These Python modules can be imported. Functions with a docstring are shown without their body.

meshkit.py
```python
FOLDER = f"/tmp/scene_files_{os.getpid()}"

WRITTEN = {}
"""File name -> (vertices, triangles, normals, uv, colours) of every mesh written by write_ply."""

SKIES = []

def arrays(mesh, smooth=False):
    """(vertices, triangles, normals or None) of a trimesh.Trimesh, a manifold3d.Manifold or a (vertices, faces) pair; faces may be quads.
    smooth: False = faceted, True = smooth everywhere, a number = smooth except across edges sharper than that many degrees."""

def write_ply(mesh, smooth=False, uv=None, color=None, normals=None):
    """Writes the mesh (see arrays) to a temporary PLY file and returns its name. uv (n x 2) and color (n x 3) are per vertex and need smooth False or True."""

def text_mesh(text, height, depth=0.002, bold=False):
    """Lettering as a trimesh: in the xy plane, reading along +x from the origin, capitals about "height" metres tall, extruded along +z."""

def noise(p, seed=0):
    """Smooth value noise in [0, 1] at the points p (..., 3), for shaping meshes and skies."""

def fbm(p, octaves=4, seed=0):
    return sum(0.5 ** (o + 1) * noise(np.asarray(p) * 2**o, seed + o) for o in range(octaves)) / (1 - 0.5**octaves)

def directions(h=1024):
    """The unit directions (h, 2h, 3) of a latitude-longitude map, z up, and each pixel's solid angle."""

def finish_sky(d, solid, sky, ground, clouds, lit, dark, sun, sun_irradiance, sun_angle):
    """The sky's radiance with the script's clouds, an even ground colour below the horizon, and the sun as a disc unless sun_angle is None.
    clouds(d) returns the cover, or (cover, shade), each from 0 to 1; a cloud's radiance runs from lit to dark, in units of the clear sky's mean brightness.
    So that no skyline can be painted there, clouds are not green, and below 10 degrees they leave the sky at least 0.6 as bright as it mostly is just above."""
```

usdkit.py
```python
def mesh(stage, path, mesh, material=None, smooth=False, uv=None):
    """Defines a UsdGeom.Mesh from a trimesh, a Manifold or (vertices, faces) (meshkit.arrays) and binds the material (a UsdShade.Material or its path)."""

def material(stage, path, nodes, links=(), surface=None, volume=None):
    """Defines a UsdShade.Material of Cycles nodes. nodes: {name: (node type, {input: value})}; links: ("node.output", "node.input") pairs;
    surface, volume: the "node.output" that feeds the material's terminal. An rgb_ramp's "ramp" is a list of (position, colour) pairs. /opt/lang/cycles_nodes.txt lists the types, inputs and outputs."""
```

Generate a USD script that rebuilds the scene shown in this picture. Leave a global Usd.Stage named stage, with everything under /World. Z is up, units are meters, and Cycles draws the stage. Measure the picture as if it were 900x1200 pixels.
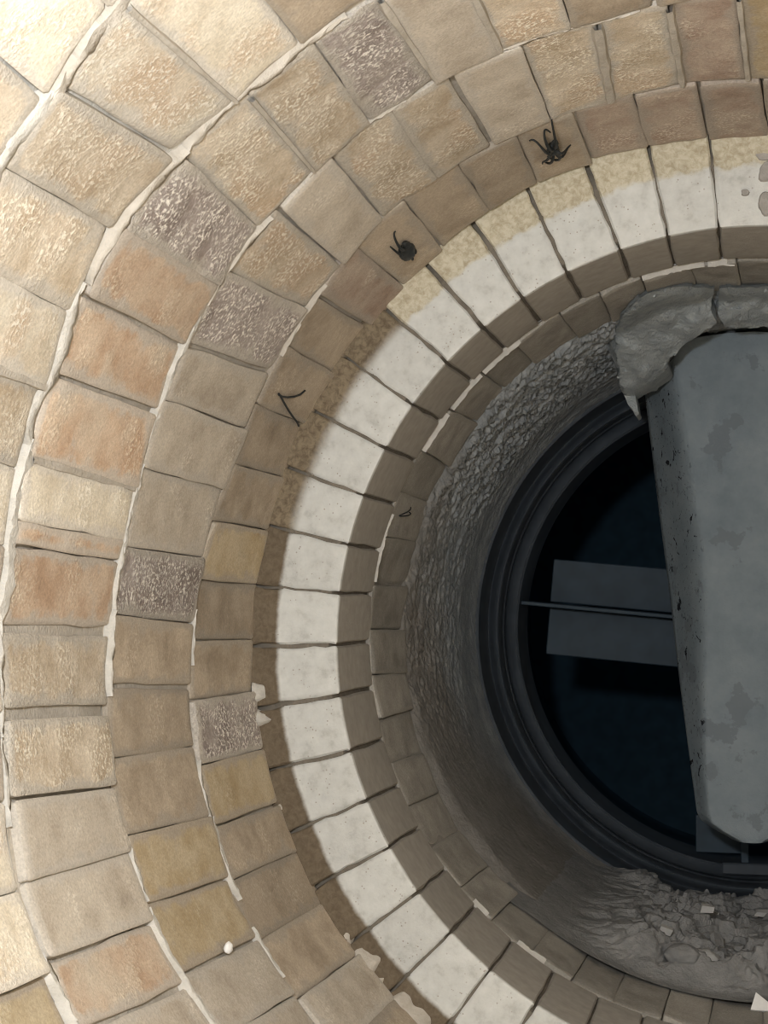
import math, random
import numpy as np
import trimesh
import usdkit, meshkit
from pxr import Usd, UsdGeom, UsdLux, UsdShade, Gf, Sdf, Vt

stage = Usd.Stage.CreateInMemory()
UsdGeom.SetStageUpAxis(stage, UsdGeom.Tokens.z)
UsdGeom.SetStageMetersPerUnit(stage, 1.0)
UsdGeom.Xform.Define(stage, '/World')
UsdGeom.Scope.Define(stage, '/World/Looks')

# ------------------------------------------------------------------ camera, light, exposure
S = 0.52                     # inner radius of the brick tube in metres; shapes below are in units of it
# the tube's axis is world +y, gravity is -z; camera 13.6 degrees off the axis, looking a little up
ROW_X = (0.97182, 0.0, 0.23573)          # camera right / down / forward in (x, down, along the axis)
ROW_Y = (-0.01402, 0.99823, 0.05779)
ROW_Z = (-0.23531, -0.05946, 0.97010)
CAM = (0.0232 * S, 0.0, 0.0803 * S)
w = lambda r, s=1: Gf.Vec4d(s * r[0], s * r[2], -s * r[1], 0)
cam = UsdGeom.Camera.Define(stage, '/World/camera')
mx = Gf.Matrix4d()
mx.SetRow(0, w(ROW_X)); mx.SetRow(1, w(ROW_Y, -1)); mx.SetRow(2, w(ROW_Z, -1)); mx.SetRow(3, Gf.Vec4d(*CAM, 1))
cam.AddTransformOp().Set(mx)
cam.CreateHorizontalApertureAttr(36.0); cam.CreateVerticalApertureAttr(48.0)
cam.CreateFocalLengthAttr(72.0)          # 1800 px at 900 px wide
cam.CreateClippingRangeAttr(Gf.Vec2f(0.01, 50))
cam.CreateExposureAttr(0.0)

# the only lamp: a small hand lamp held next to the camera
lamp = UsdLux.SphereLight.Define(stage, '/World/hand_lamp')
lamp.AddTranslateOp().Set(Gf.Vec3d(-0.22 * S, 0.30 * S, 0.34 * S))
lamp.CreateRadiusAttr(0.025)
lamp.CreateIntensityAttr(1640.0)
lamp.CreateColorAttr(Gf.Vec3f(0.955, 0.985, 1.03))
# added bluish light that keeps the hood behind the steel ring from going black
hood_fill = UsdLux.RectLight.Define(stage, '/World/hood_light')
hood_fill.AddTranslateOp().Set(Gf.Vec3d(0.55 * S, 5.9 * S, 0.95 * S)); hood_fill.AddRotateXYZOp().Set(Gf.Vec3f(0, 30, 0))
hood_fill.CreateWidthAttr(0.3); hood_fill.CreateHeightAttr(0.3); hood_fill.CreateIntensityAttr(0.9); hood_fill.CreateColorAttr(Gf.Vec3f(0.45, 0.75, 1.0))
dome = UsdLux.DomeLight.Define(stage, '/World/dome_light')
dome.CreateIntensityAttr(0.12); dome.CreateColorAttr(Gf.Vec3f(0.8, 0.9, 1.0))

# ------------------------------------------------------------------ naming helpers
taken = {}
def numbered(parent, name):
    k = taken.get((parent, name), 0); taken[(parent, name)] = k + 1
    return f'{parent}/{name}' if k == 0 else f'{parent}/{name}_{k:03d}'

def tag(prim, label=None, cat=None, group=None, kind=None):
    for k, v in (('label', label), ('category', cat), ('group', group), ('kind', kind)):
        if v: prim.SetCustomDataByKey(k, v)
    return prim

def thing(name, label, cat, loc=(0, 0, 0), group=None, kind=None):
    x = UsdGeom.Xform.Define(stage, numbered('/World', name))
    x.AddTranslateOp().Set(Gf.Vec3d(*[float(c) for c in loc]))
    x.GetPrim().SetCustomDataByKey('base', Gf.Vec3d(*[float(c) for c in loc])) if False else None
    BASE[str(x.GetPath())] = np.array(loc, float)
    return tag(x.GetPrim(), label, cat, group, kind)
BASE = {}

def obj(name, mesh, m, parent=None, smooth=35):
    """One Mesh prim; mesh vertices are in world metres, moved into the parent's frame."""
    path = str(parent.GetPath()) if parent is not None else '/World'
    v, f = mesh if isinstance(mesh, tuple) else (np.array(mesh.vertices), np.array(mesh.faces))
    base = BASE.get(path, np.zeros(3))
    p = numbered(path, name)
    usdkit.mesh(stage, p, (np.asarray(v) - base, f), m, smooth=smooth)
    prim = stage.GetPrimAtPath(p); BASE[p] = base
    return prim

def cat_meshes(ms):
    vs, fs, n = [], [], 0
    for v, f in ms:
        vs.append(np.asarray(v, float)); fs.append(tri(np.asarray(f)) + n); n += len(v)
    return np.vstack(vs), np.vstack(fs)

def tri(f):
    return np.vstack([f[:, [0, 1, 2]], f[:, [0, 2, 3]]]) if f.shape[1] == 4 else f

def grid_faces(nu, nv, flip=False, wrap=False):
    q = []
    i, j = np.meshgrid(np.arange(nu if wrap else nu - 1), np.arange(nv - 1), indexing='ij')
    i, j = i.ravel(), j.ravel(); i2 = (i + 1) % nu
    a = np.stack([i * nv + j, i2 * nv + j, i2 * nv + j + 1, i * nv + j + 1], 1)
    return tri(a[:, ::-1] if flip else a)

def cyl(th, r, z):
    """(degrees, radius, depth) in units of the tube -> world metres; 0 degrees is right, 90 is up."""
    t = np.radians(th)
    return np.stack([r * np.cos(t), z + 0 * r, r * np.sin(t)], -1) * S

fbm, noise = meshkit.fbm, meshkit.noise
def sstep(x, a, b):
    t = np.clip((np.asarray(x, float) - a) / (b - a), 0, 1); return t * t * (3 - 2 * t)

# ------------------------------------------------------------------ materials
def mat(name, nodes, links, surface='p.BSDF'):
    return usdkit.material(stage, '/World/Looks/' + name, nodes, links, surface=surface)

def brick_mat(name, c1, c2, fleck, amount, rough_patch=18.0, bump=0.5, third=None, streak=1.0, smear=(.47, .43, .37)):
    """mottled fired clay; 'amount' of pale crust flecks in patches, more relief where crusty"""
    nodes = {
        'geo': ('geometry', {}), 'inf': ('object_info', {}),
        'map': ('mapping', {'scale': (1, streak, 1)}),
        'na': ('noise_texture', {'scale': 24.0, 'detail': 6.0, 'roughness': 0.62}),
        'ra': ('rgb_ramp', {'ramp': [(0.20, tuple(.72 * c for c in c1)), (0.36, c1), (0.62, c2)]}),
        'nb': ('noise_texture', {'scale': 300.0, 'detail': 4.0, 'roughness': 0.62, 'distortion': 0.35}),
        'rb': ('map_range', {'from_min': 0.50, 'from_max': 0.60, 'clamp': True}),
        'nc': ('noise_texture', {'scale': rough_patch, 'detail': 3.0}),
        'rc': ('map_range', {'from_min': 0.62 - 0.3 * amount, 'from_max': 0.80 - 0.3 * amount, 'clamp': True}),
        'mk': ('math', {'math_type': 'multiply'}),
        'mk2': ('math', {'math_type': 'multiply', 'value2': min(1.0, 0.55 + 0.45 * amount)}),
        'mx': ('mix_color', {'b': fleck}),
        'at': ('attribute', {'attribute': 'edge'}),
        'ns': ('noise_texture', {'scale': 33.0, 'detail': 6.0, 'roughness': 0.65}),
        'sa': ('math', {'math_type': 'multiply_add', 'value2': 1.5, 'value3': -0.62}),
        'sb': ('math', {'math_type': 'add'}),
        'sr': ('map_range', {'range_type': 'smoothstep', 'from_min': 0.30, 'from_max': 0.62, 'to_max': 0.88, 'clamp': True}),
        'msm': ('mix_color', {'b': smear}),
        'nd': ('noise_texture', {'scale': 9.0, 'detail': 3.0}),
        'rd': ('map_range', {'from_min': 0.50, 'from_max': 0.64, 'clamp': True, 'to_max': 0.75}),
        'm3': ('mix_color', {'b': third or c2}),
        'val': ('map_range', {'from_min': 0.0, 'from_max': 1.0, 'to_min': 0.84, 'to_max': 1.08}),
        'gv': ('map_range', {'from_min': 0.32, 'from_max': 0.68, 'to_min': 0.80, 'to_max': 1.16, 'clamp': True}), 'gm': ('math', {'math_type': 'multiply'}),
        'hsv': ('hsv', {}),
        'bh': ('math', {'math_type': 'multiply'}),
        'ne': ('noise_texture', {'scale': 420.0, 'detail': 5.0, 'roughness': 0.7}),
        'bs': ('math', {'math_type': 'multiply_add', 'value2': 0.35}),
        'bump': ('bump', {'strength': bump, 'distance': 0.0028}),
        'p': ('principled_bsdf', {'roughness': 0.82, 'specular_ior_level': 0.25}),
    }
    links = [('geo.position', 'map.vector')] + [('map.vector', n + '.vector') for n in ('na', 'nb', 'nc', 'nd', 'ne')] + [
        ('na.fac', 'ra.fac'), ('nd.fac', 'rd.value'), ('rd.result', 'm3.fac'), ('ra.color', 'm3.a'),
        ('nb.fac', 'rb.value'), ('nc.fac', 'rc.value'), ('rb.result', 'mk.value1'), ('rc.result', 'mk.value2'),
        ('mk.value', 'mk2.value1'), ('mk2.value', 'mx.fac'), ('m3.result', 'mx.a'), ('geo.position', 'ns.vector'), ('ns.fac', 'sa.value1'), ('sa.value', 'sb.value1'), ('at.fac', 'sb.value2'), ('sb.value', 'sr.value'), ('sr.result', 'msm.fac'), ('mx.result', 'msm.a'), ('msm.result', 'hsv.color'), ('inf.random', 'val.value'), ('ne.fac', 'gv.value'), ('gv.result', 'gm.value1'), ('val.result', 'gm.value2'), ('gm.value', 'hsv.value'),
        ('hsv.color', 'p.base_color'),
        ('nb.fac', 'bh.value1'), ('rc.result', 'bh.value2'), ('ne.fac', 'bs.value1'), ('bh.value', 'bs.value3'), ('bs.value', 'bump.height'), ('bump.normal', 'p.normal')]
    return mat(name, nodes, links)

M = {
    'buff': brick_mat('brick_buff', (.44, .355, .25), (.60, .52, .41), (.84, .78, .65), 0.80, bump=0.8, third=(.53, .40, .28), smear=(.50, .46, .395)),
    'tan': brick_mat('brick_tan', (.46, .32, .215), (.60, .475, .355), (.78, .68, .53), 0.50, bump=0.6, third=(.53, .475, .385), smear=(.50, .45, .385)),
    'grey': brick_mat('brick_grey', (.40, .345, .275), (.52, .465, .385), (.72, .67, .58), 0.35, bump=0.45),
    'mauve': brick_mat('brick_mauve', (.25, .205, .18), (.40, .35, .315), (.84, .79, .71), 1.0, 26.0, bump=1.0),
    'brown': brick_mat('brick_brown', (.32, .26, .19), (.45, .375, .285), (.62, .54, .43), 0.30, bump=0.4, smear=(.36, .315, .255)),
    'ruddy': brick_mat('brick_ruddy', (.33, .245, .19), (.45, .37, .295), (.72, .64, .52), 0.50, bump=0.65, smear=(.37, .32, .265)),
    'ochre': brick_mat('brick_ochre', (.38, .295, .175), (.48, .40, .275), (.60, .53, .40), 0.25, bump=0.4, smear=(.38, .33, .265)),
    'cream': brick_mat('brick_cream', (.58, .51, .395), (.72, .66, .54), (.88, .83, .72), 0.65, bump=0.6, third=(.56, .42, .29), smear=(.60, .555, .48)),
    'dull': brick_mat('brick_dull', (.255, .238, .207), (.385, .36, .315), (.50, .475, .425), 0.2, bump=0.45, smear=(.32, .30, .26)),
}

def mortar_mat(name, c1, c2):
    return mat(name, {
        'geo': ('geometry', {}), 'n': ('noise_texture', {'scale': 60.0, 'detail': 6.0, 'roughness': 0.65}),
        'r': ('rgb_ramp', {'ramp': [(0.3, c1), (0.7, c2)]}),
        'n2': ('noise_texture', {'scale': 350.0, 'detail': 4.0}),
        'b': ('bump', {'strength': 0.6, 'distance': 0.002}),
        'p': ('principled_bsdf', {'roughness': 0.9, 'specular_ior_level': 0.2})},
        [('geo.position', 'n.vector'), ('geo.position', 'n2.vector'), ('n.fac', 'r.fac'), ('r.color', 'p.base_color'), ('n2.fac', 'b.height'), ('b.normal', 'p.normal')])
M['mortar'] = mortar_mat('mortar', (.36, .325, .27), (.48, .44, .38))
M['pale_mortar'] = mortar_mat('pale_mortar', (.41, .39, .345), (.54, .515, .465))
M['grey_smear'] = mortar_mat('grey_smear', (.25, .235, .21), (.36, .34, .31))
M['dark_mortar'] = mortar_mat('dark_mortar', (.115, .10, .08), (.20, .175, .14))

def white_mat(name, stain1, stain2, edge, soft, wob):
    """sawn pale brick end; mottled rim colour beyond a radius, the sides that line the throat are dull brown"""
    nodes = {
        'geo': ('geometry', {}), 'sep': ('separate_xyz', {}), 'inf': ('object_info', {}),
        'x2': ('math', {'math_type': 'multiply'}), 'z2': ('math', {'math_type': 'multiply'}),
        'ad': ('math', {'math_type': 'add'}), 'sq': ('math', {'math_type': 'sqrt'}),
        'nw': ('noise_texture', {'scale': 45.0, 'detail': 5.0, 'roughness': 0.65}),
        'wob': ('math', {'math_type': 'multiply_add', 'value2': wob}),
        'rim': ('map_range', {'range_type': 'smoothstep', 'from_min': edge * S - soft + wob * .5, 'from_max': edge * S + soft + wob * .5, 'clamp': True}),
        'deep': ('map_range', {'from_min': 3.092 * S, 'from_max': 3.096 * S, 'clamp': True}),
        'n1': ('noise_texture', {'scale': 70.0, 'detail': 6.0, 'roughness': 0.6}),
        'r1': ('rgb_ramp', {'ramp': [(0.30, (.44, .437, .405)), (0.45, (.535, .535, .503)), (0.7, (.60, .60, .565))]}),
        'pv': ('voronoi_texture', {'scale': 210.0, 'randomness': 1.0}),
        'pm': ('noise_texture', {'scale': 60.0, 'detail': 2.0}),
        'pr': ('map_range', {'from_min': 0.14, 'from_max': 0.22, 'to_min': 1.0, 'to_max': 0.0, 'clamp': True}),
        'pr2': ('map_range', {'from_min': 0.52, 'from_max': 0.58, 'clamp': True}),
        'pp': ('math', {'math_type': 'multiply'}),
        'mp': ('mix_color', {'b': (.36, .33, .29)}),
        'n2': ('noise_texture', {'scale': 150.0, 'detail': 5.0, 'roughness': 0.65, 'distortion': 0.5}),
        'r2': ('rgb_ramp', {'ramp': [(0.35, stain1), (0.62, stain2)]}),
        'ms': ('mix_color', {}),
        'r3': ('rgb_ramp', {'ramp': [(0.3, (.305, .284, .248)), (0.7, (.385, .36, .318))]}),
        'md': ('mix_color', {}),
        'val': ('map_range', {'from_min': 0.0, 'from_max': 1.0, 'to_min': 0.94, 'to_max': 1.04}), 'hsv': ('hsv', {}),
        'nb': ('noise_texture', {'scale': 300.0, 'detail': 5.0, 'roughness': 0.65}),
        'bump': ('bump', {'strength': 0.35, 'distance': 0.002}),
        'p': ('principled_bsdf', {'roughness': 0.85, 'specular_ior_level': 0.2}),
    }
    links = [('geo.position', 'sep.vector'), ('sep.x', 'x2.value1'), ('sep.x', 'x2.value2'), ('sep.z', 'z2.value1'), ('sep.z', 'z2.value2'),
             ('x2.value', 'ad.value1'), ('z2.value', 'ad.value2'), ('ad.value', 'sq.value1'), ('geo.position', 'nw.vector'), ('nw.fac', 'wob.value1'),
             ('sq.value', 'wob.value3'), ('wob.value', 'rim.value'), ('sep.y', 'deep.value')] + \
        [('geo.position', n + '.vector') for n in ('n1', 'n2', 'pv', 'pm', 'nb')] + [
            ('n1.fac', 'r1.fac'), ('pv.distance', 'pr.value'), ('pm.fac', 'pr2.value'), ('pr.result', 'pp.value1'), ('pr2.result', 'pp.value2'),
            ('pp.value', 'mp.fac'), ('r1.color', 'mp.a'), ('n2.fac', 'r2.fac'), ('rim.result', 'ms.fac'), ('mp.result', 'ms.a'), ('r2.color', 'ms.b'),
            ('n1.fac', 'r3.fac'), ('deep.result', 'md.fac'), ('ms.result', 'md.a'), ('r3.color', 'md.b'),
            ('md.result', 'hsv.color'), ('inf.random', 'val.value'), ('val.result', 'hsv.value'), ('hsv.color', 'p.base_color'),
            ('nb.fac', 'bump.height'), ('bump.normal', 'p.normal')]
    return mat(name, nodes, links)
M['white_brown'] = white_mat('pale_brick_brown_rim', (.105, .080, .053), (.15, .118, .080), 0.955, 0.0030, 0.006)  # outer rim turns darker brown beyond the edge radius
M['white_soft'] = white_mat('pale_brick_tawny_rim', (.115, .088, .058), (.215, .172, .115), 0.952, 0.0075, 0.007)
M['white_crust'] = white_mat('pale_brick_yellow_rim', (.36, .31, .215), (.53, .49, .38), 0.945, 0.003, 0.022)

def dust_mat(name, c1, c2, scale=20.0, bump=0.5, bscale=180.0, pits=0.0, patch=None, bdist=0.003):
    nodes = {
        'geo': ('geometry', {}),
        'n': ('noise_texture', {'scale': scale, 'detail': 8.0, 'roughness': 0.62}),
        'r': ('rgb_ramp', {'ramp': [(0.3, c1), (0.7, c2)]}),
        'pt': ('noise_texture', {'scale': 14.0, 'detail': 6.0, 'roughness': 0.6}),
        'ptr': ('map_range', {'from_min': 0.60, 'from_max': 0.63, 'to_max': 0.8 if patch else 0.0, 'clamp': True}),
        'mpt': ('mix_color', {'b': patch or c1}),
        'v': ('noise_texture', {'scale': 130.0, 'detail': 3.0, 'roughness': 0.55}),
        'vr': ('map_range', {'from_min': 0.66, 'from_max': 0.70, 'to_max': pits, 'clamp': True}),
        'mv': ('mix_color', {'b': (.03, .03, .032)}),
        'n2': ('noise_texture', {'scale': bscale, 'detail': 6.0, 'roughness': 0.65}),
        'b': ('bump', {'strength': bump, 'distance': bdist}),
        'p': ('principled_bsdf', {'roughness': 0.88, 'specular_ior_level': 0.2})}
    links = [('geo.position', x + '.vector') for x in ('n', 'pt', 'v', 'n2')] + [
        ('n.fac', 'r.fac'), ('r.color', 'mpt.a'), ('pt.fac', 'ptr.value'), ('ptr.result', 'mpt.fac'), ('mpt.result', 'mv.a'), ('v.fac', 'vr.value'), ('vr.result', 'mv.fac'),
        ('mv.result', 'p.base_color'), ('n2.fac', 'b.height'), ('b.normal', 'p.normal')]
    return mat(name, nodes, links)
M['plaster'] = mat('plaster', {
    'geo': ('geometry', {}), 'sep': ('separate_xyz', {}),
    'n': ('noise_texture', {'scale': 30.0, 'detail': 8.0, 'roughness': 0.62}),
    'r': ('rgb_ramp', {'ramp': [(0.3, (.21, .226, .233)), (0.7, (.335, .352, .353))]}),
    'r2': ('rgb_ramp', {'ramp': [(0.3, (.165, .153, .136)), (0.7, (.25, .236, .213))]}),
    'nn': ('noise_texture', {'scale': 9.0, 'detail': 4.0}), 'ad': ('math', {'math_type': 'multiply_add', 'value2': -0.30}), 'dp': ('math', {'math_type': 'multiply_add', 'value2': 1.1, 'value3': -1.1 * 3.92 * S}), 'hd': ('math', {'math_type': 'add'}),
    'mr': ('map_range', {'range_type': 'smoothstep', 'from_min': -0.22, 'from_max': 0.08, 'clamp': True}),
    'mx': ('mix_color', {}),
    'n2': ('noise_texture', {'scale': 160.0, 'detail': 6.0, 'roughness': 0.65}),
    'b': ('bump', {'strength': 0.7, 'distance': 0.003}),
    'p': ('principled_bsdf', {'roughness': 0.9, 'specular_ior_level': 0.2})},
    [('geo.position', 'sep.vector'), ('geo.position', 'n.vector'), ('geo.position', 'n2.vector'), ('geo.position', 'nn.vector'), ('n.fac', 'r.fac'), ('n.fac', 'r2.fac'),
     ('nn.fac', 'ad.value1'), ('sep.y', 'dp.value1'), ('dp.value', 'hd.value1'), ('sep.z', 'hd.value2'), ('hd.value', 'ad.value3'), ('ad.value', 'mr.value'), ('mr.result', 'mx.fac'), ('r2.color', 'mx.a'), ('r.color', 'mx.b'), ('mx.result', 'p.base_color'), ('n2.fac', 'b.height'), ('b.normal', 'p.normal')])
M['chute'] = mat('chute_dust', {
    'geo': ('geometry', {}), 'sn': ('separate_xyz', {}), 'mp': ('mapping', {'scale': (1.25, 1, 0.8)}),
    'n': ('noise_texture', {'scale': 14.0, 'detail': 9.0, 'roughness': 0.66}),
    'r': ('rgb_ramp', {'ramp': [(0.3, (.158, .194, .216)), (0.7, (.242, .278, .296))]}),
    'pt': ('noise_texture', {'scale': 17.0, 'detail': 6.0, 'roughness': 0.6}), 'ptr': ('map_range', {'from_min': 0.585, 'from_max': 0.61, 'to_max': 0.75, 'clamp': True}),
    'mpt': ('mix_color', {'b': (.150, .172, .19)}),
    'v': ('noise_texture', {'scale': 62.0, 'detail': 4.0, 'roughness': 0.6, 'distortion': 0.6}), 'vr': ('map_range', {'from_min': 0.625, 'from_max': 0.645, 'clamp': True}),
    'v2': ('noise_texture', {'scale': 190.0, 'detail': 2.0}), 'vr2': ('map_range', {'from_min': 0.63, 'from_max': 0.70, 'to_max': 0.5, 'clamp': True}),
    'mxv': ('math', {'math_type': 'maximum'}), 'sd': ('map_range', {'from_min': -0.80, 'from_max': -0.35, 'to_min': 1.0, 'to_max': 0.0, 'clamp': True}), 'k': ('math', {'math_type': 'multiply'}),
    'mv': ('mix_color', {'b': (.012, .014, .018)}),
    'n2': ('noise_texture', {'scale': 230.0, 'detail': 6.0, 'roughness': 0.65}), 'b': ('bump', {'strength': 0.4, 'distance': 0.003}),
    'p': ('principled_bsdf', {'roughness': 0.88, 'specular_ior_level': 0.2})},
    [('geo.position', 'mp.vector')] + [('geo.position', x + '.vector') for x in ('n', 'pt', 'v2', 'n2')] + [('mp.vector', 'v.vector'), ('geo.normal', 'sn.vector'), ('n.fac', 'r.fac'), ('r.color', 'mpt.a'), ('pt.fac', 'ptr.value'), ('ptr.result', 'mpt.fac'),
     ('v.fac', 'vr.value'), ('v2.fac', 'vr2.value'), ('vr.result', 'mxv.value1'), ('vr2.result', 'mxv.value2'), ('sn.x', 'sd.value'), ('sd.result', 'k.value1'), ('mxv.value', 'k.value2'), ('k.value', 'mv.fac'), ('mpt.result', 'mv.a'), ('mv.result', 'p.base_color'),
     ('n2.fac', 'b.height'), ('b.normal', 'p.normal')])
M['crust'] = dust_mat('crust', (.255, .28, .285), (.39, .415, .41), 26.0, 1.0, 120.0, 0.0, bdist=0.006)
M['rubble'] = dust_mat('rubble', (.18, .18, .175), (.275, .272, .262), 34.0, 0.9, 150.0, 0.0)
M['chip'] = dust_mat('chip', (.34, .335, .315), (.46, .45, .43), 50.0, 0.4, 200.0)
M['white_chip'] = dust_mat('white_chip', (.70, .69, .66), (.82, .81, .78), 50.0, 0.3, 200.0)

def metal(name, c, rough=0.6):
    return mat(name, {'geo': ('geometry', {}), 'n': ('noise_texture', {'scale': 30.0, 'detail': 6.0}),
                      'r': ('rgb_ramp', {'ramp': [(0.3, tuple(0.8 * x for x in c)), (0.7, tuple(1.15 * x for x in c))]}),
                      'p': ('principled_bsdf', {'roughness': rough, 'specular_ior_level': 0.3})},
               [('geo.position', 'n.vector'), ('n.fac', 'r.fac'), ('r.color', 'p.base_color')])
M['steel'] = metal('dusty_steel', (.056, .066, .077))
M['beam'] = metal('dusty_beam', (.036, .056, .074))
M['hood'] = metal('hood_steel', (.022, .052, .076), 0.8)
M['black'] = metal('black_chitin', (.022, .024, .023), 0.6)

# ------------------------------------------------------------------ brick tube
rng = random.Random(7)
U = np.array([0, .035, .10, .25, .42, .58, .75, .90, .965, 1.0])
V = np.array([0, .02, .06, .15, .28, .42, .57, .72, .85, .94, .98, 1.0])

def skirt(P, D):
    """closes the four edges of a grid patch P[nu,nv,3] with walls that run by D[nu,nv,3]"""
    nu, nv = P.shape[:2]
    ring = [(i, 0) for i in range(nu)] + [(nu - 1, j) for j in range(1, nv)] + [(i, nv - 1) for i in range(nu - 2, -1, -1)] + [(0, j) for j in range(nv - 2, 0, -1)]
    top = np.array([P[a] for a in ring]); low = np.array([P[a] + D[a] for a in ring]); n = len(ring)
    v = np.vstack([top, low]); k = np.arange(n); k2 = (k + 1) % n
    return v, np.stack([k, k + n, k2 + n, k2], 1)

def brick(t0, t1, z0, z1, R, seed, proud=0.0, rough=0.002, wob=0.042, tiltu=0.0, tiltv=0.0):
    """t0, t1: (near, far) angles of its two long edges; z0, z1: functions of the angle (or numbers)."""
    u, v = np.meshgrid(U, V, indexing='ij')
    th0 = t0[0] + (t0[1] - t0[0]) * v; th1 = t1[0] + (t1[1] - t1[0]) * v
    th = th0 + (th1 - th0) * u
    za = z0(th) if callable(z0) else z0; zb = z1(th) if callable(z1) else z1
    z = za + (zb - za) * v
    q = np.stack([th * 0.11, z * 6, 0 * z + seed * 3.1], -1)
    # wobbling edges
    eu, ev = np.minimum(u, 1 - u), np.minimum(v, 1 - v)
    th = th + (noise(q * 2.0, 1) - .5) * 2 * wob * np.exp(-eu * 14) * 4
    z = z + (noise(q * 2.2, 2) - .5) * 2 * 0.004 * np.exp(-ev * 14) * 2
    # rounded rim and corners
    du, dv = eu * (t1[0] - t0[0]) / 57.3, ev * 0.37
    er = 0.0036
    a, b = np.clip(1 - du / er, 0, 1), np.clip(1 - dv / er, 0, 1)
    drop = np.clip(np.hypot(a, b), 0, 1.25) ** 2 * er * 0.8
    corner = a * b
    th = th + corner * np.where(u < .5, 1, -1) * 0.12
    z = z + corner * np.where(v < .5, 1, -1) * 0.003
    relief = (fbm(np.stack([th * 0.45, z * 26, 0 * z + seed], -1), 4, 3) - .5) * 2 * rough
    r = R - proud + drop - relief + tiltu * (u - .5) + tiltv * (v - .5)
    P = cyl(th, r, z); D = cyl(th, r + 0.06, z) - P
    wth = abs(t1[0] - t0[0]) / 57.3
    global EDGE
    EDGE = np.exp(-np.minimum(eu * wth, ev * .37) / .011).ravel()
    top = (P.reshape(-1, 3), grid_faces(len(U), len(V)))
    return cat_meshes([top, skirt(P, D)])

def brick_obj(m_, look, ring):
    o = obj('brick', m_, M[look], ring, smooth=True)
    e = np.ones(len(m_[0]), np.float32); e[:len(EDGE)] = EDGE
    UsdGeom.PrimvarsAPI(o).CreatePrimvar('edge', Sdf.ValueTypeNames.FloatArray, 'vertex').Set(Vt.FloatArray.FromNumpy(e))

def bed(z0, z1, R, seed, nt=540, nz=12):
    """the mortar bed that shows in the joints of one ring"""
    th, v = np.meshgrid(np.arange(nt) * 360 / nt, np.linspace(0, 1, nz), indexing='ij')
    za, zb = (z0(th) if callable(z0) else z0), (z1(th) if callable(z1) else z1)
    z = za + (zb - za) * v
    r = R + 0.016 - 0.009 * fbm(np.stack([np.cos(np.radians(th)) * 9, np.sin(np.radians(th)) * 9, z * 9 + seed], -1), 3)
    return cyl(th, r, z).reshape(-1, 3), grid_faces(nt, nz, wrap=True)

def strip(zc, R, a0, a1, width, lift, seed):
    """an uneven bead of mortar along the joint between two rings, from angle a0 to a1"""
    n = max(6, int((a1 - a0) / 0.5)); th = np.linspace(a0, a1, n)[:, None]; v = np.linspace(-1, 1, 5)[None, :]
    w_ = width * (0.35 + 1.3 * fbm(np.stack([th * 0.5, 0 * th + seed, 0 * th], -1), 3, 5)) * np.minimum(1, np.minimum(th - a0, a1 - th) / 1.5 + 0.05)
    c = zc(th) + (fbm(np.stack([th * 0.3, 0 * th + seed + 9, 0 * th], -1), 3, 6) - .5) * width * .9
    z = c + v * w_ / 2
    r = R - lift * (1 - v ** 4) + 0.012 * v ** 4 - (noise(np.stack([th * 1.5 + 0 * v, v * 2 + 0 * th, 0 * z + seed], -1), 4) - .5) * 0.005
    return cyl(th + 0 * v, r, z).reshape(-1, 3), grid_faces(n, 5)

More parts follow.
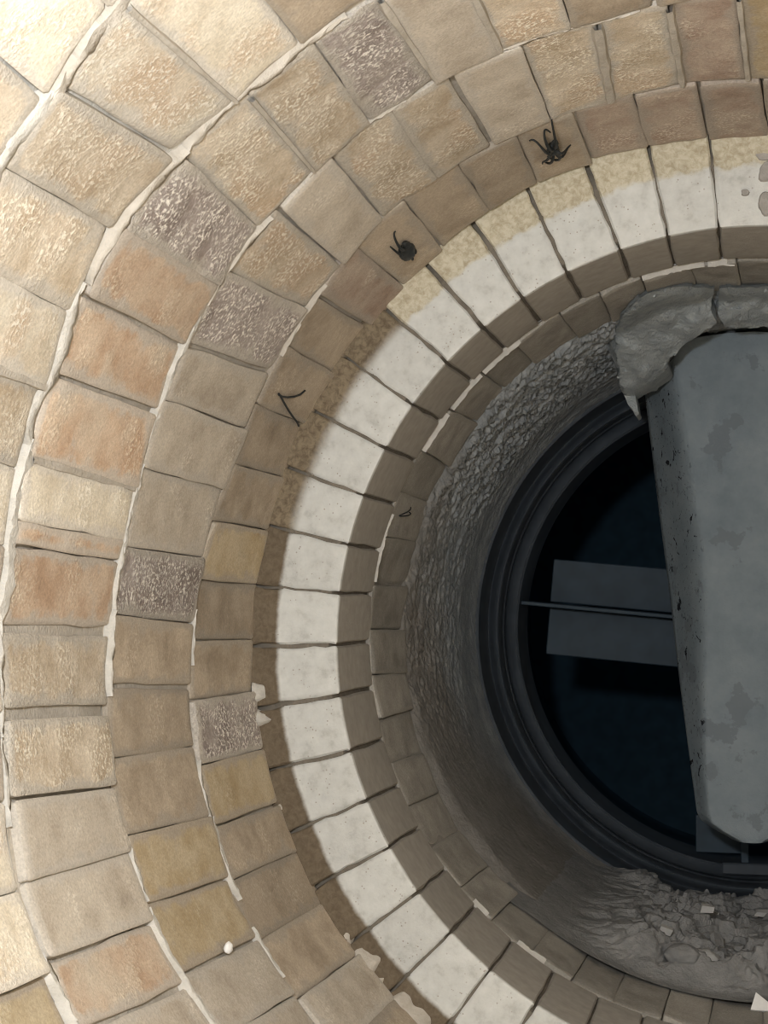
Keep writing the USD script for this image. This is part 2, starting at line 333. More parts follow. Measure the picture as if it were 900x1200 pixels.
def curve(pts, mean):
    """depth of a ring joint by angle: measured where it shows, its mean elsewhere"""
    if not pts: return lambda t: mean + 0 * np.asarray(t, float)
    a = np.array(pts, float); x, y = a[:, 0], a[:, 1]
    xs = np.concatenate([[x[0] - 25], x, [x[-1] + 25]]); ys = np.concatenate([[mean], y, [mean]])
    g = np.arange(0, 360, 1.0); v = np.interp(g, xs, ys, left=mean, right=mean)
    k = np.exp(-0.5 * (np.arange(-12, 13) / 4.0) ** 2); k /= k.sum()
    v = np.convolve(np.concatenate([v[-12:], v, v[:12]]), k, 'valid')
    return lambda t: np.interp(np.mod(t, 360), np.append(g, 360), np.append(v, v[0]))

Z = {
    'w': curve([(87, 3.09), (93, 3.06), (100, 3.05), (106, 3.04), (113, 3.02), (119, 3.02), (126, 3.05), (135, 3.09), (150, 3.10), (166, 3.07), (195, 3.06), (209, 3.08), (229, 3.06)], 3.075),
    1: curve([(87, 2.74), (93, 2.72), (106, 2.72), (119, 2.69), (126, 2.67), (135, 2.69), (152, 2.75), (159, 2.76), (166, 2.75), (170, 2.72), (185, 2.70), (199, 2.67), (210, 2.66)], 2.70),
    2: curve([(97, 2.34), (101, 2.36), (108, 2.32), (127, 2.29), (135, 2.31), (143, 2.29), (151, 2.32), (162, 2.34), (178, 2.34), (192, 2.30), (210, 2.30), (215, 2.33)], 2.32),
    3: curve([(129, 1.95), (144, 1.90), (152, 1.93), (163, 1.94), (177, 1.96), (190, 1.96), (202, 1.93), (208, 1.95)], 1.94),
    4: curve([(131, 1.56), (137, 1.58), (144, 1.59)], 1.565),
    5: curve([], 1.19), 6: curve([], 0.81),
}
JOINTS = {
    1: [(87.5, 86.6), (93.7, 93.3), (100.3, 100.0), (106.5, 106.5), (112.7, 113.0), (119.3, 119.3), (126.0, 126.3), (132.9, 132.7), (139.5, 138.9), (145.7, 146.0), (152.9, 153.1), (159.8, 159.9), (166.3, 166.5), (172.9, 173.1), (179.3, 179.7), (185.7, 185.9), (192.5, 192.8), (199.0, 199.4), (204.8, 205.4)],
    2: [(89.5, 88.8), (95.5, 95.3), (101.9, 102.6), (108.8, 108.9), (115.5, 115.4), (121.6, 122.0), (128.2, 128.9), (135.1, 135.3), (142.4, 141.3), (150.1, 149.2), (155.6, 155.8), (162.4, 162.7), (170.0, 170.4), (176.4, 177.6), (183.0, 184.2), (189.6, 190.5), (196.8, 197.9), (203.1, 204.5), (210.2, 211.2), (216.8, 218.0)],
    3: [(110.8, 110.6), (117.2, 116.8), (123.3, 123.7), (129.7, 130.4), (136.6, 137.5), (143.8, 143.9), (150.0, 150.4), (156.6, 157.0), (163.6, 164.4), (168.7, 169.4), (170.7, 171.4), (177.4, 178.0), (184.2, 185.2), (191.0, 192.2), (197.5, 198.2), (203.7, 204.8), (209.8, 211.1)],
    4: [(123.9, 124.2), (131.2, 130.7), (137.9, 137.0), (144.4, 144.4), (151.0, 151.6), (157.1, 157.8), (163.0, 164.5), (169.9, 170.8), (176.6, 177.2), (183.4, 184.0), (190.2, 191.0), (197.0, 197.8)],
    5: [(137.8, 139.1)], 6: [(140.0, 140.0)],
    'w': [(93.1, 92.9), (100.1, 99.8), (107.2, 106.6), (114.5, 114.6), (121.7, 121.7), (128.9, 128.6), (136.2, 135.8), (143.5, 143.5), (151.0, 150.9), (158.5, 158.4), (165.9, 165.9), (173.2, 172.9), (180.5, 180.4), (188.0, 187.6), (195.4, 195.8), (203.0, 203.0), (210.1, 210.2), (217.5, 217.6), (224.8, 224.8), (232.3, 232.2), (239.0, 239.8)],
    'b': [(97.6, 97.1), (105.1, 105.0), (111.8, 112.0), (118.6, 118.3), (126.8, 126.7), (133.8, 133.3), (141.2, 140.5), (148.9, 149.6), (156.3, 156.6), (163.7, 163.6), (171.5, 171.4), (178.5, 178.8), (185.5, 186.2), (192.5, 192.5), (199.5, 200.2)],
}
def full_ring(js, pitch):
    """the measured joints, carried on around the rest of the circle at the same pitch"""
    a, b = js[-1], js[0]; gap = b[0] + 360 - a[0]; n = max(1, round(gap / pitch))
    out = list(js)
    for k in range(1, n):
        f = k / n; j = rng.uniform(-.3, .3)
        out.append((a[0] + gap * f + j, a[1] + (b[1] + 360 - a[1]) * f + j))
    return out
LOOK = {   # what kind of brick each visible one is, from the first measured joint on
    1: ['ruddy', 'ruddy', 'ruddy', 'brown', 'brown', 'brown', 'brown', 'ruddy', 'brown', 'brown', 'brown', 'brown', 'ochre', 'brown', 'brown', 'mauve', 'ochre', 'brown', 'brown'],
    2: ['ruddy', 'buff', 'buff', 'grey', 'buff', 'buff', 'grey', 'buff', 'mauve', 'grey', 'grey', 'grey', 'mauve', 'brown', 'brown', 'brown', 'ochre', 'ochre', 'grey', 'grey'],
    3: ['grey', 'mauve', 'buff', 'buff', 'mauve', 'tan', 'tan', 'tan', 'cream', 'tan', 'tan', 'buff', 'buff', 'grey', 'grey', 'tan', 'grey'],
    4: ['cream', 'cream', 'buff', 'buff', 'cream', 'buff', 'cream', 'tan', 'cream', 'tan', 'cream', 'cream'],
    5: ['cream'], 6: ['cream'],
}
REST = ['buff', 'grey', 'brown', 'tan', 'buff', 'ruddy', 'brown', 'ochre']
BIG_GAP = {3: {177.4: 0.42, 184.2: 0.5}}
GAP = {}
RING_LABEL = {
    6: 'ring of pale firebricks nearest the mouth of the kiln, mostly out of sight',
    5: 'ring of pale cream firebricks that shows only in the top left corner',
    4: 'outermost broad ring of pale sunny firebricks, second from the top left corner',
    3: 'broad ring of orange-tan firebricks with pale mortar, third ring out from the white one',
    2: 'ring of buff and grey firebricks, second ring out from the white one',
    1: 'ring of smooth brown firebricks directly around the bright white ring',
}
for k in (6, 5, 4, 3, 2, 1):
    za = Z[k]; zb = Z[k - 1] if k > 1 else Z['w']
    ring = thing('brick_ring', RING_LABEL[k], 'brick ring', kind='structure')
    js = full_ring(JOINTS[k], 6.8)
    for i in range(len(js)): GAP[(k, i)] = rng.choice([0.0, 0.0, 0.015, 0.03, 0.08, 0.16, 0.22])
    gn = {4: 0.008, 3: 0.012}.get(k, 0.002); gf = {4: 0.012, 5: 0.008, 1: 0.0}.get(k, 0.002)
    for i, j in enumerate(js):
        j2 = js[i + 1] if i + 1 < len(js) else (js[0][0] + 360, js[0][1] + 360)
        seen = i < len(LOOK[k])
        look = LOOK[k][i] if seen else rng.choice(REST)
        if k >= 5: look = rng.choice(['cream', 'cream', 'buff'])
        g0 = BIG_GAP.get(k, {}).get(j[0], GAP[(k, i)]); g1 = BIG_GAP.get(k, {}).get(j2[0], GAP[(k, (i + 1) % len(js))])
        m_ = brick((j[0] + g0, j[1] + g0), (j2[0] - g1, j2[1] - g1), (lambda t, za=za: za(t) + gn), (lambda t, zb=zb: zb(t) - gf), 1.0,
                   k * 100 + i, proud=rng.uniform(-.004, .006), rough={'mauve': .008, 'buff': .005, 'cream': .004, 'ruddy': .004}.get(look, .0025),
                   tiltu=rng.uniform(-.007, .007), tiltv=rng.uniform(-.006, .004))
        brick_obj(m_, look, ring)
    obj('mortar', bed(za, zb, 1.0, k * 5), M['mortar'] if k < 4 else M['pale_mortar'], ring)
    for a0, a1, wd, lf in {
        4: [(118, 127, .030, .001), (128, 140, .040, .003), (138, 150, .036, .003)],
        3: [(120, 136, .028, .002), (136, 149, .034, .004), (149, 163, .040, .003), (162, 177, .040, .004), (176, 186, .022, .002), (186, 193, .016, .0), (203, 214, .022, .004)],
        2: [(98, 112, .012, .0), (120, 131, .012, .001), (136, 146, .016, .003), (146, 160, .018, .002), (162, 172, .022, .005), (170, 177, .012, .004), (176, 184, .016, .005), (197, 203, .014, .004), (203.5, 213, .026, .005), (210, 219, .022, .005)],
        1: [(138, 143, .012, .004), (143, 147, .014, .006), (176, 182, .010, .003), (192, 199, .016, .004), (198, 207, .022, .005), (210, 216, .014, .004)],
    }.get(k, []):
        obj('mortar', strip(za, 1.0, a0, a1, wd, lf, a0), M['mortar'] if a1 < 150 else M['pale_mortar'], ring)

    # mortar smeared flush along some of the joints between neighbours
    for t0, t1, wd in {2: [(95.5, 95.3, 1.3), (101.9, 102.6, 1.5), (89.5, 88.8, 1.0)], 3: [(117.2, 116.8, 1.1), (110.8, 110.6, 1.2), (163.6, 164.4, 1.4), (129.7, 130.4, .8)], 4: [(131.2, 130.7, .8), (157.1, 157.8, 1.3)]}.get(k, []):
        v = np.linspace(0.04, .97, 24)[None, :]; u = np.linspace(-1, 1, 5)[:, None]
        tc = t0 + (t1 - t0) * v; wv = wd * (.35 + 1.0 * fbm(np.stack([v * 6, 0 * v + t0, 0 * v], -1), 3, 9))
        th = tc + u * wv / 2; z = za(th) + (zb(th) - za(th)) * v
        r = 1.0 - .007 * (1 - u ** 4) + .012 * u ** 4 - .004 * (noise(np.stack([th * 1.5, z * 20, 0 * z], -1), 3) - .5)
        obj('mortar', (cyl(th, r, z).reshape(-1, 3), grid_faces(5, 24)), M['mortar'], ring)

# plain lining that goes on behind the camera to the mouth
th, z = np.meshgrid(np.arange(96) * 3.75, np.linspace(0.81, -0.9, 12), indexing='ij')
mouth = obj('wall_lining', (cyl(th, 1.0 + 0 * z, z).reshape(-1, 3), grid_faces(96, 12, True, True)), M['grey'])
tag(mouth, 'plain lining between the nearest brick ring and the mouth behind the viewer', 'kiln lining', kind='structure')

# ------------------------------------------------------------------ white step ring: bricks whose sawn ends face the mouth
RI, ZS = 0.826, 3.085
def end_brick(t0, t1, seed, cove):
    """profile from the outer cove across the flat end face, over the arris and along the throat"""
    prof = [(1.03, ZS - .035 - cove), (1.0, ZS - .03 - cove), (.985, ZS - .016 - cove * .5), (.968, ZS - .006), (.954, ZS - .001), (.947, ZS), (.925, ZS), (.90, ZS), (.875, ZS), (.85, ZS), (RI + .006, ZS),
            (RI + .002, ZS + .0015), (RI, ZS + .006), (RI, ZS + .07), (RI, ZS + .14), (RI, ZS + .22), (RI, ZS + .285), (RI + .004, ZS + .295)]
    pr = np.array(prof); r0, z0 = pr[:, 0][None, :], pr[:, 1][None, :]
    u = U[:, None]; s = np.linspace(0, 1, len(pr))[None, :]
    edge = sstep(r0, 1.0, RI)                    # 0 at outer end of the joint, 1 at the inner end
    a0 = t0[0] + (t0[1] - t0[0]) * edge; a1 = t1[0] + (t1[1] - t1[0]) * edge
    th = a0 + (a1 - a0) * u
    eu = np.minimum(u, 1 - u) + 0 * s
    q = np.stack([th * .3, r0 * 40 + 0 * th, z0 * 40 + seed * 2.3 + 0 * th], -1)
    th = th + (noise(q, 1) - .5) * .34 * np.exp(-eu * 12) + (noise(q * 3, 2) - .5) * .22 * np.exp(-eu * 20)
    drop = np.clip(1 - eu * 6.9 / 57.3 / .005, 0, 1) ** 2 * .005
    rel = (fbm(np.stack([th * .5, r0 * 30 + 0 * th, z0 * 30 + 0 * th], -1), 3, 4) - .5) * .003
    face = (np.abs(z0 - ZS) < .003) & (r0 > RI + .003)
    wall = z0 > ZS + .004
    z = z0 + 0 * th + np.where(face, drop + rel, 0) + np.where((r0 > .95), drop, 0)
    r = r0 + 0 * th + np.where(wall, drop + rel, 0)
    P = cyl(th, r, z); D = cyl(th, r + .03, z + .03) - P
    return cat_meshes([(P.reshape(-1, 3), grid_faces(len(U), len(pr))), skirt(P, D)])
step = thing('step_ring', 'bright ring of off-white bricks whose flat sawn ends face the viewer', 'brick ring', kind='structure')
js = full_ring(JOINTS['w'], 7.3)
for i, j in enumerate(js):
    j2 = js[i + 1] if i + 1 < len(js) else (js[0][0] + 360, js[0][1] + 360)
    mid = (j[0] + j2[0]) / 2
    g = rng.choice([.16, .22, .30])
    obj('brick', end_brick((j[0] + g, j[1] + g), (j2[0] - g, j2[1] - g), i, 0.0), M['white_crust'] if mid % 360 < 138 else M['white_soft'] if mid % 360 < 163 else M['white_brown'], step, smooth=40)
th, s = np.meshgrid(np.arange(360) * 1.0, np.linspace(0, 1, 14), indexing='ij')
pr_r = np.interp(s, [0, .55, .6, 1], [1.03, RI + .016, RI + .012, RI + .012]); pr_z = np.interp(s, [0, .12, .55, .6, 1], [ZS - .0, ZS + .010, ZS + .010, ZS + .014, ZS + .31])
jig = fbm(np.stack([np.cos(np.radians(th)) * 14, np.sin(np.radians(th)) * 14, s * 6], -1), 3, 8) * .006
obj('mortar', (cyl(th, pr_r - np.where(s > .57, jig * .5, 0), pr_z - np.where(s < .57, jig, 0)).reshape(-1, 3), grid_faces(360, 14, wrap=True)), M['dark_mortar'], step)
# pale mortar left in the corner between the step and the brown ring
for a0, a1, wd in ((184.5, 187.5, .02), (188, 190.2, .03), (195.6, 202.6, .012), (203.5, 209.6, .014), (210.6, 218, .022), (218, 224, .026), (225, 233, .02), (159, 161, .012)):
    n = int((a1 - a0) * 3) + 4; th = np.linspace(a0, a1, n)[:, None]; v = np.linspace(0, 1, 5)[None, :]
    prof_w = wd * (0.4 + 1.1 * noise(np.stack([th * .9, 0 * th + a0, 0 * th], -1), 7)) * np.minimum(1, np.minimum(th - a0, a1 - th) / .8 + .04)
    r = 1.003 - prof_w * v; zz = Z['w'](th) - 0.004 - prof_w * (1 - v) * .6 + np.interp(1 - v, [0, 1], [.012, 0]) - .006 * np.sin(v * np.pi)
    zz = np.minimum(zz, ZS - .03 * (1 - v) - .004 * v)
    obj('mortar', (cyl(th + 0 * v, r, zz).reshape(-1, 3), grid_faces(n, 5)), M['pale_mortar'] if a0 < 192 else M['mortar'], step)
# grey smears on the brick end at the right edge
def smear(th0, r0, rt, rr, seed):
    n = 18; a = np.linspace(0, 2 * np.pi, n, endpoint=False)
    k = 1 + .35 * (noise(np.stack([np.cos(a) * 1.5, np.sin(a) * 1.5, 0 * a + seed], -1), 2) - .5) * 2
    th = th0 + rt * k * np.cos(a); r = r0 + rr * k * np.sin(a)
    th = np.concatenate([[th0], th0 + (th - th0) * .8, th]); r = np.concatenate([[r0], r0 + (r - r0) * .8, r])
    z = np.concatenate([[ZS - .007], np.full(n, ZS - .006), np.full(n, ZS + .004)])
    f = [(0, 1 + (i + 1) % n, 1 + i) for i in range(n)]
    for i in range(n):
        i2 = (i + 1) % n; f += [(1 + i, 1 + i2, 1 + n + i2), (1 + i, 1 + n + i2, 1 + n + i)]
    return cyl(th, r, z), np.array(f)
for a_ in ((86.9, .935, .9, .022, 1), (86.6, .870, 1.1, .026, 2), (89.3, .893, .5, .007, 3), (87.2, .97, 1.2, .02, 4)):
    obj('mortar', smear(*a_), M['grey_smear'], step)

# inner ring of dull bricks, half swallowed by plaster
inner = thing('throat_ring', 'ring of dull brown-grey bricks just inside the bright white ring', 'brick ring', kind='structure')
js = full_ring(JOINTS['b'], 7.2)
zb1 = curve([(88, 3.42), (98, 3.39), (135, 3.385), (148, 3.40), (158, 3.37), (174, 3.36), (240, 3.385)], 3.385)
zend = lambda t: 3.70 + 0 * t
for i, j in enumerate(js):
    j2 = js[i + 1] if i + 1 < len(js) else (js[0][0] + 360, js[0][1] + 360)
    g = rng.choice([.0, .03, .06, .1])
    m_ = brick((j[0] + g, j[1] + g), (j2[0] - g, j2[1] - g), (lambda t: zb1(t) + .002), zend, RI, 900 + i, proud=rng.uniform(-.003, .007), rough=.004, tiltu=rng.uniform(-.008, .008), tiltv=rng.uniform(-.004, .004))
    brick_obj(m_, 'dull', inner)
obj('mortar', bed(lambda t: zb1(t) - .01, zend, RI - .004, 77), M['dull'], inner)
for a0, a1, wd, lf in ((91, 95, .010, .007), (95.5, 99, .008, .006), (99, 105, .012, .008), (126, 131, .012, .007), (131, 133.5, .010, .008), (134, 141, .010, .006), (142, 149, .012, .007), (160, 164.5, .008, .005), (164, 171, .010, .006), (224, 227, .012, .007), (233, 238, .012, .007)):
    obj('mortar', strip(zb1, RI, a0, a1, wd * .42, lf, a0), M['pale_mortar'], inner)

# ------------------------------------------------------------------ plaster throat between the bricks and the steel ring
nt, nz = 1100, 200
th, v = np.meshgrid(np.arange(nt) * 360 / nt, np.linspace(0, 1, nz), indexing='ij')
z = 3.56 + (4.64 - 3.56) * v
ct, st = np.cos(np.radians(th)), np.sin(np.radians(th))
zs = 3.60 + .13 * fbm(np.stack([ct * 4, st * 4, 0 * z], -1), 4, 1) + .03 * np.sin(np.radians(th * 2))
r = .845 - .030 * sstep(z, zs, zs + .09)
amp = (0.06 + 0.94 * sstep(th, 84, 96) * (1 - .55 * sstep(th, 146, 166)) * (1 - sstep(th, 182, 208)))
amp *= sstep(z, zs, zs + .08) * (1 - .75 * sstep(z, 4.25, 4.45))
P3 = np.stack([(ct + .3 * st) * 27, (st - .3 * ct) * 27, z * 36], -1)
f1 = fbm(P3 + np.stack([fbm(P3 * .6, 3, 21), fbm(P3 * .6, 3, 22), fbm(P3 * .6, 3, 23)], -1) * 1.6, 5, 11)
plates = sum(sstep(f1, c, c + .022) for c in (.36, .43, .50, .57, .64)) / 5           # stepped flakes
P4 = np.stack([ct * 46, st * 46, z * 70], -1)
rid = 1 - np.abs(fbm(P4, 4, 31) - .5) * 9; cracks = np.clip(rid, 0, 1) ** 2
r = r - amp * (.015 * (plates - .45) + .014 * (fbm(P4 * 1.3, 4, 5) - .5)) + amp * .010 * cracks
r = r - .004 * (fbm(np.stack([ct * 6, st * 6, z * 6], -1), 3, 8) - .5)
r = r - .010 * sstep(z, 4.50, 4.63)
pl = obj('wall_plaster', (cyl(th, r, z).reshape(-1, 3), grid_faces(nt, nz, wrap=True)), M['plaster'], smooth=60)
tag(pl, 'rough flaking grey plaster throat between the inner bricks and the steel ring', 'plaster lining', kind='structure')

# ------------------------------------------------------------------ steel ring
def lathe(prof, n=180):
    p = np.array(prof, float); th = np.arange(n)[:, None] * 360 / n
    return cyl(th + 0 * p[None, :, 0], 0 * th + p[None, :, 0], 0 * th + p[None, :, 1]).reshape(-1, 3), grid_faces(n, len(p), wrap=True)
sr = thing('steel_ring', 'dark stepped steel ring around the black opening', 'steel ring', (0, 4.66 * S, 0), kind='structure')
obj('outer_flange', lathe([(.86, 4.58), (.806, 4.60), (.799, 4.605), (.797, 4.64), (.796, 4.72), (.792, 4.735), (.785, 4.73), (.775, 4.712), (.764, 4.700), (.757, 4.698), (.753, 4.705), (.752, 4.79)]), M['steel'], sr)
obj('face_plate', lathe([(.80, 4.765), (.765, 4.765), (.752, 4.775), (.748, 4.785), (.747, 4.85), (.72, 4.86)]), M['steel'], sr)
obj('inner_collar', lathe([(.75, 4.80), (.745, 4.778), (.738, 4.765), (.722, 4.752), (.708, 4.748), (.702, 4.755), (.700, 4.95), (.72, 4.96)]), M['steel'], sr)

# the dark hood behind
hood = thing('wall_hood', 'black hollow hood behind the steel ring', 'hood', (0, 5 * S, 0), kind='structure')
obj('shell', lathe([(.72, 4.93), (1.15, 4.93), (1.16, 5.0), (1.16, 8.0), (1.14, 8.06), (.5, 8.08), (.001, 8.08)]), M['hood'], hood)

# ------------------------------------------------------------------ beam across the opening
def boxm(x0, x1, y0, y1, z0, z1, bev=.004):
    m = trimesh.creation.box((x1 - x0, y1 - y0, z1 - z0)); c = np.array([(x0 + x1) / 2, (y0 + y1) / 2, (z0 + z1) / 2])
    import manifold3d as m3
    pts = []
    for sx in (-1, 1):
        for sy in (-1, 1):
            for sz in (-1, 1):
                for ax in range(3):
                    p = np.array([sx * (x1 - x0) / 2, sy * (y1 - y0) / 2, sz * (z1 - z0) / 2]); q = p.copy()
                    for o in range(3):
                        if o != ax: q[o] -= np.sign(q[o]) * bev
                    pts.append(q)
    h = trimesh.convex.convex_hull(np.array(pts)); return (np.array(h.vertices) + c) * S, np.array(h.faces)
def tilt(mesh, deg, c):
    v, f = mesh; a = math.radians(deg); c = np.array(c) * S; d = v - c
    return np.stack([c[0] + d[:, 0] * math.cos(a) - d[:, 2] * math.sin(a), v[:, 1], c[2] + d[:, 0] * math.sin(a) + d[:, 2] * math.cos(a)], 1), f
bm = thing('support_beam', 'grey steel beam with a thin shelf crossing the black opening behind the chute', 'beam', (-.45 * S, 4.95 * S, .06 * S))
TL = -5.3; CB = (-.45, 0, .06)
obj('shelf_plate', tilt(boxm(-.71, .71, 4.80, 4.98, .054, .066, .002), TL, CB), M['beam'], bm, smooth=20)
obj('upper_plate', tilt(boxm(-.628, .66, 4.95, 4.975, .070, .208, .003), TL, CB), M['beam'], bm, smooth=20)
obj('lower_plate', tilt(boxm(-.625, .66, 4.93, 4.955, -.098, .052, .003), TL, CB), M['beam'], bm, smooth=20)

# bracket under the chute
br = thing('post_bracket', 'small grey steel plate and post standing on the ring below the chute', 'bracket', (-.09 * S, 4.8 * S, -.70 * S))
obj('plate', boxm(-.168, -.03, 4.80, 4.82, -.672, -.56, .002), M['beam'], br, smooth=20)
obj('post', boxm(-.034, -.012, 4.74, 4.79, -.70, -.50, .002), M['beam'], br, smooth=20)
obj('foot', boxm(-.09, .05, 4.72, 4.84, -.722, -.688, .004), M['steel'], br, smooth=20)

# ------------------------------------------------------------------ chute
ch = thing('feed_chute', 'tapered grey dust-coated chute hanging in front of the black opening', 'chute', (0, 4.3 * S, -.54 * S))
hs = np.concatenate([np.linspace(.86, -.44, 40), np.linspace(-.47, -.541, 12)])
def half(h):
    w0 = np.interp(h, [-.541, -.517, -.495, -.474, -.129, .097, .324, .658, .86], [.051, .099, .131, .142, .187, .213, .240, .275, .298])
    return w0
def chute_pts(h, hw, sgn_cols):
    return None
YF = 4.15
cols_f = np.linspace(-1, 1, 25)
rowsF, rowsS = [], []
for h in hs:
    w0 = float(half(h)); c = float(np.interp(h, [-.54, -.35, .1, .25, .5, .7, .86], [.035, .05, .115, .125, .118, .112, .11])); c = min(c, w0 * .6)
    wob = .006 * (fbm(np.array([[h * 3, 0, 1]]), 3)[0] - .5)
    x = cols_f * (w0 - c)
    bow = .006 * (1 - cols_f ** 2)
    rowsF.append(np.stack([x, YF - bow + wob, 0 * x + h], 1))
    t = np.linspace(0, 1, 14)
    side = np.stack([-(w0 - c) - c * t, YF + wob + c * 1.75 * (t ** 2 * (1 - t) + t * t), 0 * t + h], 1)
    side = np.vstack([side, [[-w0, YF + .28, h], [-w0 * .98, YF + .36, h]]])
    rowsS.append(side)
F = np.array(rowsF); Sd = np.array(rowsS)
for A in (F, Sd): A[..., 2] = np.minimum(A[..., 2], np.sqrt(np.maximum(.798 ** 2 - A[..., 0] ** 2, 0)))
F[..., 1] -= .004 * (fbm(np.stack([F[..., 0] * 18, F[..., 2] * 18, 0 * F[..., 0]], -1), 4, 2) - .5)
Sr = Sd.copy(); Sr[..., 0] *= -1
FULL = np.concatenate([Sd[:, ::-1], F[:, 1:-1], Sr], axis=1)
obj('folded_plate', (FULL.reshape(-1, 3) * S, grid_faces(FULL.shape[0], FULL.shape[1])), M['chute'], ch, smooth=60)
# back and bottom close the box
bk = np.stack([Sd[:, -1], Sr[:, -1]], 1); obj('back_plate', (bk.reshape(-1, 3) * S, grid_faces(len(hs), 2, True)), M['chute'], ch)
loop = np.vstack([Sd[-1][::-1], F[-1], Sr[-1]]); cen = loop.mean(0); n = len(loop)
obj('bottom_plate', (np.vstack([loop, [cen]]) * S, np.array([(i, (i + 1) % n, n) for i in range(n)])), M['chute'], ch)

# crust lump over the chute's left shoulder
from shapely.geometry import Polygon, Point
from scipy.spatial import Delaunay
def crust(out, shift):
    poly = Polygon(out)
    den = np.array([poly.exterior.interpolate(t, normalized=True).coords[0] for t in np.linspace(0, 1, 150, endpoint=False)])
    den = den + (np.stack([noise(np.c_[den * 60, np.zeros(len(den))], 1), noise(np.c_[den * 60, np.ones(len(den))], 2)], 1) - .5) * .008
    poly = Polygon(den).buffer(0)
    gx, gz = np.meshgrid(np.arange(out[:, 0].min(), out[:, 0].max(), .008), np.arange(out[:, 1].min(), out[:, 1].max(), .008)); ip = [(x, z) for x, z in zip(gx.ravel(), gz.ravel()) if poly.buffer(-.006).contains(Point(x, z))]
    pts = np.vstack([den, ip]); dl = Delaunay(pts); fs = [s for s in dl.simplices if poly.contains(Point(pts[s].mean(0)))]
    fs = np.array(fs); a = pts[fs]; cr = np.cross(a[:, 1] - a[:, 0], a[:, 2] - a[:, 0]); fs[cr < 0] = fs[cr < 0][:, ::-1]
    dist = np.array([poly.exterior.distance(Point(p)) for p in pts])
    def lump_y(p):
        q = np.c_[p * 14, np.zeros(len(p))]
        f_ = fbm(q, 5, 40); pl_ = sum(sstep(f_, c, c + .03) for c in (.4, .47, .54, .61)) / 4
        return 4.04 + shift - .035 * pl_ - .04 * (fbm(q * 2.2, 4, 41) - .5) - .02 * sstep(dist, 0, .03) - .40 * np.clip((p[:, 1] - .62) / .28, 0, 1.1)
    yf = lump_y(pts); nb = len(den)
    EYE = np.array([.0232, 0, .0803]); fr = EYE + (np.c_[pts[:, 0], np.full(len(pts), 4.0), pts[:, 1]] - EYE) * (yf / 4.0)[:, None]; lim = .812 - .010 * sstep(dist, 0, .025) - .01 * (fbm(np.c_[pts * 16, np.zeros(len(pts))], 4, 44) - .5)
    for _ in range(40):                     # where the lump would run into the vault it bends forward along it
        over = np.hypot(fr[:, 0], fr[:, 2]) > lim
        fr[over] = EYE + (fr[over] - EYE) * .995
    back = fr[:nb].copy(); back[:, 1] = np.maximum(4.135, back[:, 1] + .1); bo = np.hypot(back[:, 0], back[:, 2]); pull = np.minimum(1, .80 / bo); 
    near = fr[:nb, 1] < 3.93
    back[near, 1] = fr[:nb][near, 1] + .06; k_ = np.where(near, .835 / bo, pull); back[:, 0] *= k_; back[:, 2] *= k_
    k = np.arange(nb); k2 = (k + 1) % nb
    sidef = tri(np.stack([k, k + len(pts), k2 + len(pts), k2], 1))
    return (np.vstack([fr, back]) * S, np.vstack([fs, sidef]))
out = np.array([(-.324, .80), (-.327, .74), (-.321, .673), (-.313, .632), (-.300, .612), (-.288, .585), (-.275, .562), (-.266, .566), (-.271, .60), (-.279, .622), (-.262, .637), (-.249, .645), (-.232, .652), (-.216, .669), (-.200, .683), (-.187, .701), (-.176, .716), (-.165, .734), (-.147, .750), (-.128, .763), (-.110, .772), (-.094, .784), (-.068, .801), (-.080, .828), (-.084, .859), (-.071, .888), (-.153, .898), (-.229, .890), (-.275, .866), (-.306, .838)])
lp = obj('plaster_crust', crust(out, 0.0), M['crust'], smooth=55)
tag(lp, 'thick ragged slab of grey plaster crust draped over the upper left shoulder of the chute', 'plaster crust')
out2 = np.array([(-.05, .789), (-.02, .783), (.03, .786), (.08, .780), (.13, .772), (.19, .752), (.24, .735), (.30, .72), (.31, .80), (.27, .845), (.18, .88), (.08, .889), (-.02, .889), (-.060, .888), (-.068, .84), (-.060, .81)])
lp = obj('plaster_crust', crust(out2, 0.045), M['crust'], smooth=55)
tag(lp, 'smooth grey plaster crust on the vault directly above the top edge of the chute', 'plaster crust')

# ------------------------------------------------------------------ rubble on the bottom of the throat
nt, nz = 420, 220
th, v = np.meshgrid(np.linspace(226, 318, nt), np.linspace(0, 1, nz), indexing='ij')
z = 3.60 + v * 1.0
mask = sstep(th, 236, 252) * (1 - sstep(th, 296, 312)) * sstep(z, 3.63, 3.78)
ct, st = np.cos(np.radians(th)), np.sin(np.radians(th))
q = np.stack([ct * 5 + z * 1.6, z * 8 - ct * 3, 0 * z + .37], -1); q = q + 1.7 * (np.stack([fbm(q * .8, 3, 51), fbm(q * .8, 3, 52), fbm(q * .8, 3, 57)], -1) - .5)
f1 = fbm(q, 5, 53)
pl_ = sum(sstep(f1, c, c + .030) for c in (.36, .42, .48, .54, .60)) / 5
h = mask * (.004 + .066 * pl_ + .012 * (fbm(np.stack([ct * 40, z * 24, 0 * z], -1), 4, 54) - .5) + .018 * fbm(np.stack([ct * 4, z * 4, 0 * z], -1), 3, 55))
heap = [(cyl(th, .813 - .008 * mask - h + .012 * (1 - sstep(th, 226, 234)) + .012 * sstep(th, 310, 318), z).reshape(-1, 3), grid_faces(nt, nz))]
def surf_r(t, zz):
    i = int(np.clip((t - 226) / 92 * (nt - 1), 0, nt - 1)); j = int(np.clip((zz - 3.60) / 1.0 * (nz - 1), 0, nz - 1))
    return float(.813 - .008 * mask[i, j] - h[i, j])
